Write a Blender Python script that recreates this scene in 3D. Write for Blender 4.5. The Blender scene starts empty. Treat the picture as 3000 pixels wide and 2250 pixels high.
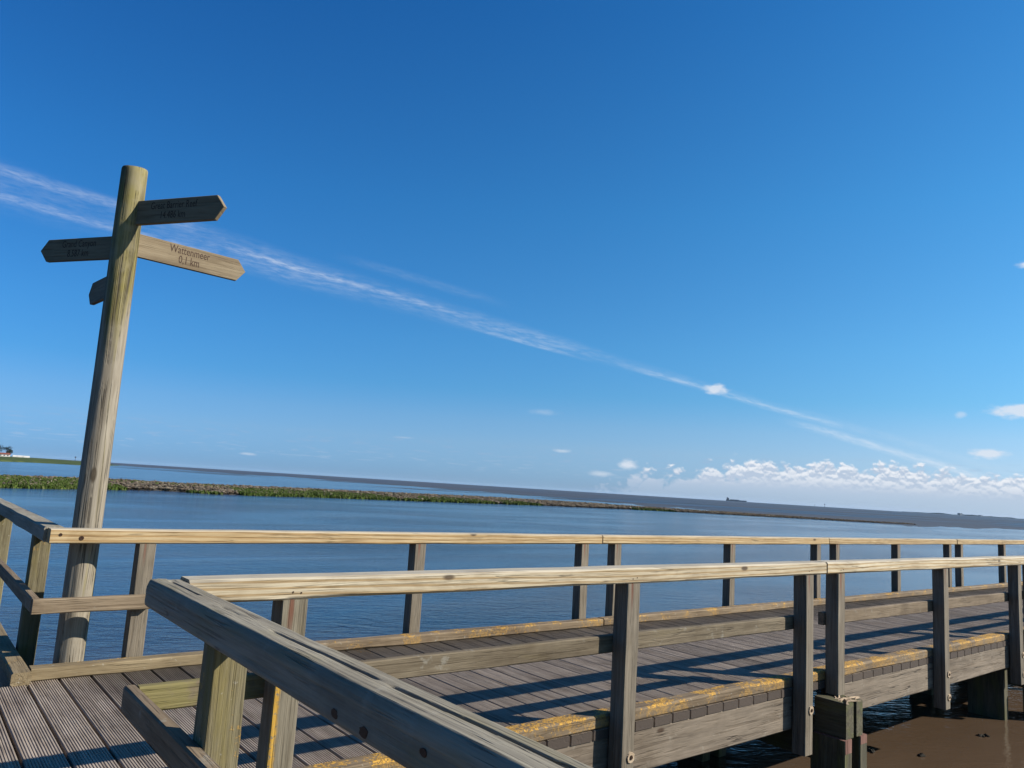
import bpy, math, random
from math import radians as rad, sin, cos, pi
from mathutils import Matrix, Vector, noise as mnoise

random.seed(7)
S = bpy.context.scene
COL = S.collection

# ------------------------------------------------------------------ camera
def setup_camera():
    pitch, roll, yaw = 0.13609, 0.06194, 0.67924
    F = Vector((sin(yaw)*cos(pitch), cos(yaw)*cos(pitch), sin(pitch)))
    R = Vector((cos(yaw), -sin(yaw), 0)); U = R.cross(F)
    R2 = R*cos(roll)+U*sin(roll); U2 = -R*sin(roll)+U*cos(roll)
    cd = bpy.data.cameras.new('camera'); co = bpy.data.objects.new('camera', cd); COL.objects.link(co)
    M = Matrix.Identity(4)
    for i in range(3):
        M[i][0], M[i][1], M[i][2] = R2[i], U2[i], -F[i]
    M[0][3], M[1][3], M[2][3] = 0, 0, 1.5
    co.matrix_world = M
    cd.sensor_width = 36; cd.lens = 36*2204.8/3000
    cd.clip_start = .05; cd.clip_end = 60000
    S.camera = co
setup_camera()
S.view_settings.view_transform = 'Standard'; S.view_settings.look = 'None'
S.view_settings.exposure = 1.; S.view_settings.gamma = 1
S.cycles.use_denoising = True
S.cycles.max_bounces = 8

SUN = Vector((1.03*1.055, -1.055, 1)).normalized()
SUN_EL = math.asin(SUN.z); SUN_AZ = math.atan2(SUN.x, SUN.y)

# ------------------------------------------------------------------ node helpers
class NT:
    def __init__(s, nt): s.nt = nt; nt.nodes.clear()
    def n(s, t, **k):
        nd = s.nt.nodes.new(t)
        for a, v in k.items(): setattr(nd, a, v)
        return nd
    def put(s, sock, v):
        if isinstance(v, bpy.types.NodeSocket): s.nt.links.new(v, sock)
        elif v is not None:
            if isinstance(v, (tuple, list)) and sock.type == 'RGBA' and len(v) == 3: v = (*v, 1)
            sock.default_value = v
    def m(s, op, a, b=0., c=0., clamp=False):
        nd = s.n('ShaderNodeMath', operation=op); nd.use_clamp = clamp
        for i, v in enumerate((a, b, c)): s.put(nd.inputs[i], v)
        return nd.outputs[0]
    def v(s, op, a, b=None, scale=None):
        nd = s.n('ShaderNodeVectorMath', operation=op); s.put(nd.inputs[0], a)
        if b is not None: s.put(nd.inputs[1], b)
        if scale is not None: s.put(nd.inputs['Scale'], scale)
        return nd.outputs['Value'] if op in ('DOT_PRODUCT', 'LENGTH') else nd.outputs[0]
    def xyz(s, x, y, z):
        nd = s.n('ShaderNodeCombineXYZ')
        for i, q in enumerate((x, y, z)): s.put(nd.inputs[i], q)
        return nd.outputs[0]
    def sep(s, a):
        nd = s.n('ShaderNodeSeparateXYZ'); s.put(nd.inputs[0], a); return nd.outputs
    def noise(s, vec, scale=1., detail=3., rough=.5, dist=0., col=False):
        nd = s.n('ShaderNodeTexNoise'); s.put(nd.inputs['Vector'], vec); s.put(nd.inputs['Scale'], scale)
        s.put(nd.inputs['Detail'], detail); s.put(nd.inputs['Roughness'], rough); s.put(nd.inputs['Distortion'], dist)
        return nd.outputs['Color' if col else 'Fac']
    def vor(s, vec, scale=1., out='Distance', feature='F1'):
        nd = s.n('ShaderNodeTexVoronoi', feature=feature); s.put(nd.inputs['Vector'], vec); s.put(nd.inputs['Scale'], scale)
        return nd.outputs[out]
    def step(s, x, a, b, smooth=True):
        nd = s.n('ShaderNodeMapRange', interpolation_type='SMOOTHSTEP' if smooth else 'LINEAR'); nd.clamp = True
        s.put(nd.inputs[0], x); s.put(nd.inputs[1], a); s.put(nd.inputs[2], b); s.put(nd.inputs[3], 0.); s.put(nd.inputs[4], 1.)
        return nd.outputs[0]
    def mix(s, f, a, b, blend='MIX'):
        nd = s.n('ShaderNodeMix', data_type='RGBA', blend_type=blend); nd.clamp_factor = True
        s.put(nd.inputs[0], f); s.put(nd.inputs[6], a); s.put(nd.inputs[7], b); return nd.outputs[2]
    def ramp(s, f, stops):
        nd = s.n('ShaderNodeValToRGB'); s.put(nd.inputs[0], f); e = nd.color_ramp.elements
        while len(e) < len(stops): e.new(.5)
        for q, (p, c) in zip(e, stops): q.position = p; q.color = (*c, 1) if len(c) == 3 else c
        return nd.outputs[0]
    def bump(s, h, strength=1., dist=.01, normal=None):
        nd = s.n('ShaderNodeBump'); s.put(nd.inputs['Height'], h); s.put(nd.inputs['Strength'], strength)
        s.put(nd.inputs['Distance'], dist)
        if normal is not None: s.put(nd.inputs['Normal'], normal)
        return nd.outputs[0]

def new_mat(name):
    m = bpy.data.materials.new(name); m.use_nodes = True
    return m, NT(m.node_tree)
K = .53      # scales every base colour down to balance sun, sky and exposure
def finish(t, color, rough=.8, normal=None, spec=.3, ior=None):
    color = t.mix(1., color, (K, K, K), 'MULTIPLY')
    b = t.n('ShaderNodeBsdfPrincipled'); o = t.n('ShaderNodeOutputMaterial')
    t.put(b.inputs['Base Color'], color); t.put(b.inputs['Roughness'], rough)
    t.put(b.inputs['Specular IOR Level'], spec)
    if ior: t.put(b.inputs['IOR'], ior)
    if normal is not None: t.put(b.inputs['Normal'], normal)
    t.nt.links.new(b.outputs[0], o.inputs[0]); return b

# ------------------------------------------------------------------ world
def setup_world():
    w = bpy.data.worlds.new('World'); S.world = w; w.use_nodes = True; w.cycles.sampling_method = 'MANUAL'; w.cycles.sample_map_resolution = 512
    t = NT(w.node_tree)
    d = t.n('ShaderNodeTexCoord').outputs['Generated']
    d = t.v('NORMALIZE', d)
    X, Y, Z = t.sep(d)
    sky = t.n('ShaderNodeTexSky', sky_type='NISHITA'); sky.sun_disc = False
    sky.sun_elevation = SUN_EL; sky.sun_rotation = SUN_AZ
    sky.altitude = 0; sky.air_density = 1.0; sky.dust_density = .25; sky.ozone_density = 2.6
    # deep polarised blue of a clear autumn sky: saturation of the sky by height
    el = t.m('MULTIPLY', t.m('ARCSINE', Z), 180/pi)
    az = t.m('MULTIPLY', t.m('ARCTAN2', X, Y), 180/pi)
    e01 = t.m('DIVIDE', t.m('MAXIMUM', el, 0.), 90., clamp=True)
    tint = t.ramp(e01, TINT)
    base = t.mix(1., sky.outputs[0], tint, 'MULTIPLY')
    # clear air glows brighter and whiter towards the sun
    sd = t.m('SUBTRACT', t.m('MINIMUM', t.v('DOT_PRODUCT', d, tuple(SUN)), .65), .16)
    base = t.v('MULTIPLY', base, t.xyz(*[t.m('MULTIPLY', t.m('EXPONENT', t.m('MULTIPLY', sd, k)), 2.) for k in (.85, .42, .14)]))
    WHITE = (8.2, 8.8, 9.6); 
    # ---- cirrus streak lying along one great circle
    n = (.03972, -.28745, .95697); u = (.59927, .77322, .20738); wv = (-.79956, .56524, .20298)
    off = t.m('MULTIPLY', t.v('DOT_PRODUCT', d, n), 180/pi)
    ang = t.m('MULTIPLY', t.m('ARCTAN2', t.v('DOT_PRODUCT', d, wv), t.v('DOT_PRODUCT', d, u)), 180/pi)
    wob = t.m('MULTIPLY', t.m('SUBTRACT', t.noise(t.xyz(t.m('MULTIPLY', ang, .09), 0., 3.), 1., 3.), .5), .9)
    o2 = t.m('ADD', off, wob)
    # width grows to the left
    wid = t.m('MAXIMUM', t.m('MULTIPLY_ADD', ang, .022, .62), .28)
    core = t.m('SUBTRACT', 1., t.step(t.m('ABSOLUTE', t.m('DIVIDE', o2, wid)), .1, 1.5))
    fib = t.noise(t.xyz(t.m('MULTIPLY', ang, .75), t.m('MULTIPLY', t.m('MULTIPLY_ADD', ang, .085, o2), 4.4), 0.), 1., 8., .66, .5)
    fib2 = t.noise(t.xyz(t.m('MULTIPLY', ang, 1.1), t.m('MULTIPLY', t.m('MULTIPLY_ADD', ang, -.12, o2), 4.5), 5.), 1., 4., .6)
    patch = t.noise(t.xyz(t.m('MULTIPLY', ang, .16), 7., 0.), 1., 2.)
    def gau(c0, w0): return t.m('EXPONENT', t.m('MULTIPLY', t.m('POWER', t.m('DIVIDE', t.m('SUBTRACT', ang, c0), w0), 2.), -1.))
    patch = t.m('ADD', t.m('MULTIPLY', patch, .7), t.m('ADD', t.m('MULTIPLY', gau(16., 6.), .55), t.m('MULTIPLY', gau(-1., 6.), .5)))
    cir = t.m('MULTIPLY', t.m('MULTIPLY', core, t.step(t.m('ADD', t.m('MULTIPLY', fib, .75), t.m('MULTIPLY', fib2, .25)), .26, .80)), t.m('MULTIPLY_ADD', patch, .9, .05))
    gate = t.m('MULTIPLY', t.step(ang, -42., -30.), t.m('SUBTRACT', 1., t.step(ang, 60., 90.)))
    cir = t.m('MULTIPLY', t.m('MULTIPLY', cir, gate), .34)
    # two strands on the left part
    def strand(c, half, a0, a1, amp, k=.06):
        oo = t.m('ABSOLUTE', t.m('DIVIDE', t.m('SUBTRACT', t.m('ADD', off, t.m('MULTIPLY', wob, .5)), c), half))
        g = t.m('MULTIPLY', t.step(ang, a0, a0+5), t.m('SUBTRACT', 1., t.step(ang, a1-5, a1)))
        return t.m('MULTIPLY', t.m('MULTIPLY', t.m('SUBTRACT', 1., t.step(oo, .0, 1.)), g), t.m('MULTIPLY', t.step(t.m('ADD', t.m('MULTIPLY', fib, .6), t.m('MULTIPLY', fib2, .4)), .26, .72), amp))
    for a in ((1.0, .55, 20, 75, .26), (-.55, .40, 19, 75, .24), (1.85, .5, -1, 14, .09), (-.80, .42, -38, -21, .50), (-.55, .22, -8, 4, .34), (.2, .30, 2, 22, .30), (-.2, .3, -28, -8, .32)):
        cir = t.m('ADD', cir, strand(*a))
    cir = t.m('MINIMUM', cir, .7)
    c = t.mix(cir, base, WHITE)
    # ---- cumulus bank low on the right and tiny clouds
    def blob(a, e, ra, re, k=1.):
        return t.m('MULTIPLY', t.m('SUBTRACT', 1., t.m('SQRT', t.m('ADD', t.m('POWER', t.m('DIVIDE', t.m('SUBTRACT', az, a), ra), 2.), t.m('POWER', t.m('DIVIDE', t.m('SUBTRACT', el, e), re), 2.)))), k)
    def puffs(dz):
        e2 = t.m('ADD', el, dz)
        wx = t.noise(t.xyz(t.m('MULTIPLY', az, 1.4), t.m('MULTIPLY', e2, 1.8), 3.), 1., 4., .55, 0., True)
        q = t.v('ADD', t.xyz(az, t.m('MULTIPLY', e2, 1.25), 0.), t.v('MULTIPLY', t.v('SUBTRACT', wx, (.5, .5, .5)), (.9, .7, 0.)))
        a = t.m('SUBTRACT', 1., t.vor(q, .75, 'Distance', 'F1')); b = t.m('SUBTRACT', 1., t.vor(q, 2.0, 'Distance', 'F1'))
        c_ = t.noise(q, 3.2, 5., .6)
        return t.m('ADD', t.m('MULTIPLY', a, .55), t.m('ADD', t.m('MULTIPLY', b, .28), t.m('MULTIPLY', c_, .35)))
    puff = puffs(0.); puffb = puffs(.16)
    big = t.noise(t.xyz(t.m('MULTIPLY', az, .22), 0., 9.), 1., 2.)
    toph = t.m('ADD', t.m('MULTIPLY', t.step(az, 40., 60.), 1.15), t.m('MULTIPLY_ADD', big, 1.6, .75))
    amt = t.m('MULTIPLY', t.step(az, 40., 52.), t.m('SUBTRACT', 1., t.step(az, 120., 150.)))
    den = t.m('SUBTRACT', t.m('ADD', t.m('MULTIPLY', t.m('SUBTRACT', puff, .60), 2.9), t.m('MULTIPLY', t.m('SUBTRACT', toph, el), .75)), t.m('MULTIPLY', t.m('SUBTRACT', 1., amt), 2.2))
    den = t.m('ADD', den, t.m('MULTIPLY', t.m('MULTIPLY', t.step(az, 50., 60.), t.m('SUBTRACT', 1., t.step(el, 2.0, 3.3))), .75))
    cum = t.step(den, -.05, .55)
    low = t.step(el, .2, 1.6)                       # fades into the haze under the cloud
    sh = t.step(t.m('SUBTRACT', puff, puffb), -.10, .10)
    shade = t.m('MULTIPLY', sh, t.step(el, .9, 2.5))
    ccol = t.mix(shade, (5.0, 5.9, 7.3), (9.0, 9.2, 9.6))
    cum = t.m('MULTIPLY', cum, t.m('MULTIPLY_ADD', low, .50, .42))
    c = t.mix(cum, c, ccol)
    # little clouds higher up
    pn = t.m('MULTIPLY', t.m('SUBTRACT', t.noise(t.xyz(az, t.m('MULTIPLY', el, 2.), 4.), 1.6, 5., .55), .5), 1.5)
    tiny = None
    for a, e, ra, re, k in ((54.2, 8.07, 1.15, .48, 1.1), (73.3, 6.75, 2.2, .62, 1.3), (71.5, 4.0, 1.4, .42, 1.1), (73.8, 15.9, .7, .3, .9), (41.5, 5.8, 1.5, .3, .22), (31., 3.2, 1.1, .10, .2), (20., 1.2, .8, .15, .4), (46., 1.4, 1.2, .3, .5), (70., 6.5, .45, .3, .4), (48., 2.2, .9, .5, .9), (43., 2.95, .9, .18, .5)):
        bb = t.m('MULTIPLY', t.step(t.m('ADD', blob(a, e, ra, re), t.m('MULTIPLY', pn, .7)), .0, .95), k)
        tiny = bb if tiny is None else t.m('MAXIMUM', tiny, bb)
    tiny = t.m('MINIMUM', tiny, .8)
    c = t.mix(tiny, c, (7.6, 8.1, 8.9))
    # faint grey flat streaks in the far left part
    fl = t.noise(t.xyz(t.m('MULTIPLY', az, .55), t.m('MULTIPLY', el, 5.5), 2.), 1.4, 3., .5)
    flm = t.m('MULTIPLY', t.step(fl, .55, .66), t.m('MULTIPLY', t.step(el, .8, 1.6), t.m('SUBTRACT', 1., t.step(el, 2.8, 3.8))))
    c = t.mix(t.m('MULTIPLY', flm, .22), c, t.mix(t.step(el, 1.2, 2.6), (5.6, 6.6, 8.0), (3.6, 4.6, 6.4)))
    # below the horizon: same haze colour
    bg = t.n('ShaderNodeBackground'); t.put(bg.inputs[0], c); bg.inputs[1].default_value = .05
    o = t.n('ShaderNodeOutputWorld'); t.nt.links.new(bg.outputs[0], o.inputs[0])

TINT = [(0., (.50, .78, 1.52)), (.01, (.50, .80, 1.5)), (.035, (.63, .88, 1.34)), (.055, (.60, .91, 1.30)), (.08, (.44, .92, 1.3)), (.12, (.40, .97, 1.36)), (.23, (.28, .97, 1.45)), (.38, (.165, .81, 1.42)), (1., (.16, .78, 1.35))]
TINT = [(p, tuple(v*.5 for v in c)) for p, c in TINT]
setup_world()
sl = bpy.data.lights.new('sun', 'SUN'); sl.energy = 5.0; sl.angle = rad(.53); sl.color = (1, .935, .83)
so = bpy.data.objects.new('sun', sl); COL.objects.link(so); so.rotation_mode = 'QUATERNION'
so.rotation_quaternion = SUN.to_track_quat('Z', 'Y'); so.location = (10, -20, 20)

# ------------------------------------------------------------------ materials
def wood(name, c1, c2, grain=30., algae=0., algae_c=(.20, .17, .03), lichen=0., rings=0., crack=.5, knots=0., rough=.8,
         dirt=0., top=None, pale=0., bumpk=1., zal=None, far_dirt=False, along=1., rust=False, streak=1., edge=False, corner=False):
    m, t = new_mat(name)
    oc = t.n('ShaderNodeTexCoord').outputs['Object']
    rnd = t.n('ShaderNodeObjectInfo').outputs['Random']
    gi = t.n('ShaderNodeNewGeometry'); wp = gi.outputs['Position']; nz = t.sep(gi.outputs['Normal'])[2]
    off = t.m('MULTIPLY', rnd, 61.)
    p = t.v('ADD', oc, t.xyz(off, off, off))
    g1 = t.noise(t.v('MULTIPLY', p, (along*1.2, grain, grain)), 1., 5., .6, .2)
    g2 = t.noise(t.v('MULTIPLY', p, (along*7., grain*5, grain*5)), 1., 3., .6)
    g3 = t.noise(p, 2.2, 3., .55)
    f = t.m('ADD', t.m('MULTIPLY', g1, .6), t.m('ADD', t.m('MULTIPLY', g2, .3), t.m('MULTIPLY', g3, .35)))
    f = t.step(f, .46, .80, False)
    blot = t.noise(t.v('MULTIPLY', p, (1.3, 7., 7.)), 1., 5., .68, .8)
    col = t.mix(f, c1, c2)
    # weather stains and darker earlywood lines
    col = t.mix(t.m('MULTIPLY', t.step(blot, .50, .68), .42*streak), col, t.mix(1., col, (.52, .46, .38), 'MULTIPLY'))
    g4 = t.noise(t.v('MULTIPLY', p, (along*2.2, grain*2.6, grain*2.6)), 1., 2., .5)
    col = t.mix(t.m('MULTIPLY', t.step(g4, .55, .66), .38*streak), col, t.mix(1., col, (.48, .42, .34), 'MULTIPLY'))
    h = t.m('ADD', t.m('MULTIPLY', g1, .5), t.m('MULTIPLY', g2, .35))
    h = t.m('SUBTRACT', h, t.m('MULTIPLY', t.step(g4, .55, .66), .35*streak))
    if rings > 0:
        px, py, pz = t.sep(p)
        wrp = t.noise(t.v('MULTIPLY', p, (.7, 5., 5.)), 1., 2., .5)
        wr2 = t.noise(t.v('MULTIPLY', p, (.16, 1., 1.)), 1., 1., .5)
        ph = t.m('ADD', t.m('MULTIPLY', t.m('ADD', pz, t.m('MULTIPLY', py, .8)), 190.), t.m('ADD', t.m('MULTIPLY', wrp, 9.), t.m('MULTIPLY', wr2, 34.)))
        rr = t.step(t.m('MULTIPLY_ADD', t.m('SINE', ph), .5, .5), .35, 1.)
        rr = t.m('MULTIPLY', rr, t.m('MULTIPLY_ADD', g1, .8, .35))
        col = t.mix(t.m('MULTIPLY', rr, rings), col, t.mix(1., col, (.62, .47, .27), 'MULTIPLY'))
    if knots > 0:
        kv = t.n('ShaderNodeTexVoronoi'); t.put(kv.inputs['Vector'], t.v('MULTIPLY', p, (2.6, 6.5, 6.5))); kv.inputs['Scale'].default_value = 1.
        kd = t.m('SUBTRACT', 1., t.step(kv.outputs['Distance'], .07, .15))
        pick = t.step(t.sep(kv.outputs['Color'])[0], 1-knots, 1-knots+.03)
        col = t.mix(t.m('MULTIPLY', t.m('MULTIPLY', kd, pick), .85), col, (.06, .028, .012))
    if crack > 0:
        cr = t.noise(t.v('MULTIPLY', p, (along*.9, grain*1.6, grain*1.6)), 1., 2., .5, .5)
        cm = t.m('MULTIPLY', t.m('SUBTRACT', 1., t.step(t.m('ABSOLUTE', t.m('SUBTRACT', cr, .5)), .004, .02)), t.step(g3, .45, .6))
        col = t.mix(t.m('MULTIPLY', cm, crack), col, t.mix(1., col, (.22, .2, .18), 'MULTIPLY'))
        h = t.m('SUBTRACT', h, t.m('MULTIPLY', cm, crack*1.2))
    if top is not None:      # grey, sun bleached and silvery skin on the upper face
        col = t.mix(t.m('MULTIPLY', t.step(nz, .4, .9), top[1]), col, t.mix(t.m('MULTIPLY', g1, 1.), top[0], t.mix(1., top[0], (1.5, 1.5, 1.5), 'MULTIPLY')))
    if pale > 0:
        pm = t.step(t.noise(p, 9., 4., .65), .60, .72)
        col = t.mix(t.m('MULTIPLY', pm, pale), col, (.42, .40, .34))
    if dirt > 0:
        dm = t.step(t.noise(wp, 1.8, 5., .65), .48, .7)
        col = t.mix(t.m('MULTIPLY', dm, dirt), col, t.mix(1., col, (.42, .36, .28), 'MULTIPLY'))
    if far_dirt:             # damp, mossy strip of deck along the far kerb
        yy = t.sep(wp)[1]
        xx = t.sep(wp)[0]
        yedge = t.m('ADD', yy, t.m('MULTIPLY', t.noise(wp, 1.3, 3.), .35))
        fm = t.m('MULTIPLY', t.step(yedge, 5.45, 5.95), t.m('MULTIPLY', t.step(xx, .95, 1.6), t.m('SUBTRACT', 1., t.step(yy, 6.2, 6.4))))
        col = t.mix(t.m('MULTIPLY', fm, .62), col, (.045, .036, .022))
        # flecks of orange lichen by the kerbs
        lm = t.m('MULTIPLY', t.step(t.noise(wp, 38., 3., .6), .60, .68), t.m('MULTIPLY', t.step(t.noise(wp, 4., 2.), .5, .62), t.step(yy, 5.75, 6.0)))
        col = t.mix(t.m('MULTIPLY', lm, .8), col, (.36, .19, .03))
    if algae > 0:
        am = t.step(t.noise(t.v('MULTIPLY', p, (2.2, 9., 9.)), 1., 4., .6), .62-algae*.35, .80-algae*.2)
        if zal is not None:  # growth limited to a height band
            zz = t.sep(wp)[2]
            am = t.m('MULTIPLY', am, t.step(zz, zal[0], zal[1]))
        col = t.mix(t.m('MULTIPLY', am, min(1., algae*1.1)), col, t.mix(g2, algae_c, t.mix(1., algae_c, (1.9, 1.8, 1.6), 'MULTIPLY')))
    if rust:
        zz = t.sep(wp)[2]
        yb = t.m('ABSOLUTE', t.m('SUBTRACT', t.sep(oc)[1], .045))
        rm = t.m('MULTIPLY', t.m('SUBTRACT', 1., t.step(t.m('ADD', yb, t.m('MULTIPLY', t.m('SUBTRACT', g3, .5), .03)), .004, .016)), t.step(zz, .70, .9))
        rm = t.m('MULTIPLY', rm, t.step(t.sep(gi.outputs['Normal'])[0], -.7, -.3))
        col = t.mix(t.m('MULTIPLY', rm, .7), col, (.20, .055, .025))
    if corner:               # yellow green algae on the rail around the corner post
        cmk = t.m('MULTIPLY', t.m('SUBTRACT', 1., t.step(t.m('ADD', t.sep(wp)[0], t.m('MULTIPLY', g3, .5)), 1.5, 1.9)), t.step(t.noise(p, 11., 4., .6), .30, .55))
        col = t.mix(t.m('MULTIPLY', cmk, .75), col, t.mix(g2, (.20, .17, .045), (.40, .36, .13)))
    if edge:                 # orange lichen running down one arris of the post
        ek = t.m('ADD', t.sep(oc)[1], t.m('MULTIPLY', t.m('SUBTRACT', t.noise(t.v('MULTIPLY', wp, (20., 20., 9.)), 1., 3., .6), .5), .045))
        em = t.m('MULTIPLY', t.m('SUBTRACT', 1., t.step(ek, .020, .036)), t.m('MULTIPLY', t.m('SUBTRACT', 1., t.step(t.sep(wp)[2], .55, .8)), t.step(t.noise(wp, 60., 3., .6), .34, .46)))
        em = t.m('MULTIPLY', em, t.step(t.sep(gi.outputs['Normal'])[0], -.9, -.5))
        col = t.mix(em, col, t.mix(g2, (.30, .17, .03), (.85, .50, .07)))
    if lichen > 0:
        ln = t.noise(wp, 5.0, 2., .5); lf = t.noise(wp, 46., 4., .65)
        lf2 = t.noise(wp, 120., 3., .6); lm = t.m('MULTIPLY', t.m('MULTIPLY', t.step(t.m('ADD', ln, t.m('MULTIPLY', lf, .8)), 1.16-lichen*.40, 1.24-lichen*.36), t.step(lf2, .36, .52)), t.m('MULTIPLY_ADD', t.step(nz, -.2, .5), .75, .25))
        col = t.mix(t.m('MULTIPLY', lm, .9), col, t.mix(t.step(lf, .3, .6), (.26, .145, .03), (.80, .44, .055)))
        wl = t.m('MULTIPLY', t.step(t.noise(t.v('ADD', wp, (9., 3., 1.)), 30., 3., .6), .66, .72), .6)
        col = t.mix(wl, col, (.45, .43, .36))
        h = t.m('ADD', h, t.m('MULTIPLY', lm, .5))
    if far_dirt:             # grimy end grain of the planks
        on = t.m('ABSOLUTE', t.sep(t.n('ShaderNodeTexCoord').outputs['Normal'])[0])
        col = t.mix(t.step(on, .6, .9), col, (.085, .065, .052))
    # tone changes from timber to timber
    col = t.mix(1., col, t.mix(t.noise(t.xyz(off, 3., 1.), 1., 0.), (.62, .61, .60), (1.36, 1.34, 1.30)), 'MULTIPLY')
    finish(t, col, rough, t.bump(h, .8*bumpk, .005), .25)
    return m

M = {}
M['deck'] = wood('ribbed_deck_wood', (.285, .228, .182), (.55, .465, .38), 22., dirt=.35, crack=.0, pale=.3, far_dirt=True, bumpk=.7)
M['kerb_near'] = wood('kerb_wood_orange_lichen', (.14, .10, .06), (.32, .24, .15), 20., lichen=.72, pale=.35, dirt=.3)
M['kerb_far'] = wood('kerb_wood_some_lichen', (.16, .11, .065), (.34, .26, .165), 20., lichen=.50, pale=.4, dirt=.3)
M['kerb_left'] = wood('kerb_wood_bare', (.17, .125, .065), (.38, .30, .18), 22., lichen=.20, dirt=.35)
M['fascia'] = wood('edge_beam_wood', (.15, .12, .09), (.33, .27, .205), 16., dirt=.4, pale=.3, crack=.9, knots=.15)
M['post'] = wood('grey_post_wood', (.145, .122, .092), (.34, .292, .222), 34., algae=.12, algae_c=(.14, .13, .05), dirt=.2, rust=True)
M['post_algae'] = wood('yellow_algae_post_wood', (.13, .11, .06), (.32, .28, .17), 48., algae=.5, algae_c=(.17, .14, .025), lichen=.10, dirt=.35)
M['post_lichen'] = wood('post_wood_orange_edge', (.14, .12, .085), (.35, .31, .23), 40., algae=.2, algae_c=(.15, .13, .04), dirt=.35, rust=True, edge=True)
M['mid_corner'] = wood('mid_rail_wood_algae_end', (.15, .115, .07), (.34, .28, .19), 26., algae=.2, algae_c=(.17, .14, .05), pale=.6, dirt=.5, corner=True)
M['mid'] = wood('mid_rail_wood', (.16, .115, .07), (.36, .28, .19), 26., algae=.15, algae_c=(.17, .14, .05), pale=.5, dirt=.5)
M['pine'] = wood('new_pine_rail', (.50, .40, .25), (.86, .77, .58), 26., rings=1., knots=.55, crack=.7, rough=.75, dirt=.28, top=((.46, .43, .36), .75), algae=.12, algae_c=(.30, .25, .12))
M['pine_orange'] = wood('new_pine_rail_orange', (.50, .35, .17), (.76, .60, .36), 26., rings=.9, knots=.6, crack=.6, rough=.75, dirt=.25, top=((.46, .43, .36), .75))
M['rail_grey'] = wood('weathered_rail', (.24, .215, .17), (.46, .425, .335), 34., algae=.35, algae_c=(.20, .18, .085), crack=.5, dirt=.4, pale=.45, knots=.2, bumpk=1.3, streak=.45)
M['pile'] = wood('pile_wood', (.055, .052, .034), (.17, .155, .10), 20., algae=.5, algae_c=(.10, .11, .03), dirt=.4)
M['pile_red'] = wood('pile_top_wood', (.16, .07, .05), (.34, .19, .15), 20., algae=.1)
M['splinter'] = wood('fresh_split_wood', (.45, .32, .20), (.72, .58, .42), 50., crack=.5)
M['sign'] = wood('sign_board_wood', (.22, .165, .10), (.36, .29, .19), 18., crack=.3, dirt=.2, algae=.08, algae_c=(.17, .16, .04))
def plain(name, c, rough=.7, var=.3, scale=20., metal=0.):
    m, t = new_mat(name); p = t.n('ShaderNodeTexCoord').outputs['Object']
    n = t.noise(p, scale, 4., .6)
    b = finish(t, t.mix(n, tuple(x*(1-var) for x in c), tuple(x*(1+var) for x in c)), rough, t.bump(n, .2, .005)); b.inputs['Metallic'].default_value = metal
    return m
M['letter'] = plain('burnt_lettering', (.075, .04, .026), .9)
M['bolt'] = plain('rusty_bolt', (.07, .035, .02), .6, .4, 60., .5)

def pole_mat():
    m, t = new_mat('signpost_pole_wood')
    oc = t.n('ShaderNodeTexCoord').outputs['Object']; x, y, z = t.sep(oc)
    g1 = t.noise(t.v('MULTIPLY', oc, (26., 26., 1.1)), 1., 5., .6, .4)
    g2 = t.noise(t.v('MULTIPLY', oc, (90., 90., 5.)), 1., 3., .6)
    g3 = t.noise(oc, 3., 4., .6)
    f = t.step(t.m('ADD', t.m('MULTIPLY', g1, .6), t.m('MULTIPLY', g2, .4)), .32, .66, False)
    col = t.mix(f, (.20, .165, .115), (.43, .38, .295))
    dk = t.step(t.noise(t.v('MULTIPLY', oc, (9., 9., 1.6)), 1., 4., .6), .56, .74)
    col = t.mix(t.m('MULTIPLY', dk, .5), col, (.15, .115, .07))
    # green-yellow algae on the upper part, running down in streaks
    am = t.noise(t.v('MULTIPLY', oc, (14., 14., .7)), 1., 4., .6)
    hi = t.step(z, 1.9, 3.6, False)
    a = t.m('MULTIPLY', t.step(t.m('ADD', am, t.m('MULTIPLY', hi, .52)), .60, .90), t.m('MULTIPLY_ADD', t.step(g3, .35, .6), .5, .5))
    low = t.m('MULTIPLY', t.step(am, .58, .68), .45)
    col = t.mix(t.m('MULTIPLY', t.m('MAXIMUM', a, low), .85), col, t.mix(t.step(g1, .35, .62), (.085, .07, .012), (.32, .265, .05)))
    cr = t.noise(t.v('MULTIPLY', oc, (30., 30., .55)), 1., 2., .5, .6)
    cm = t.m('MULTIPLY', t.m('SUBTRACT', 1., t.step(t.m('ABSOLUTE', t.m('SUBTRACT', cr, .5)), .006, .03)), t.step(g3, .42, .55))
    col = t.mix(t.m('MULTIPLY', cm, .75), col, (.05, .04, .03))
    kv = t.n('ShaderNodeTexVoronoi'); t.put(kv.inputs['Vector'], t.v('MULTIPLY', oc, (7., 7., 2.6))); kv.inputs['Scale'].default_value = 1
    kd = t.m('MULTIPLY', t.m('SUBTRACT', 1., t.step(kv.outputs['Distance'], .10, .2)), t.step(t.sep(kv.outputs['Color'])[0], .72, .75))
    col = t.mix(t.m('MULTIPLY', kd, .8), col, (.06, .04, .02))
    h = t.m('SUBTRACT', t.m('ADD', t.m('MULTIPLY', g1, .6), t.m('MULTIPLY', g2, .3)), t.m('MULTIPLY', cm, 1.2))
    finish(t, col, .8, t.bump(h, .7, .006), .25); return m
M['pole'] = pole_mat()

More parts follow.
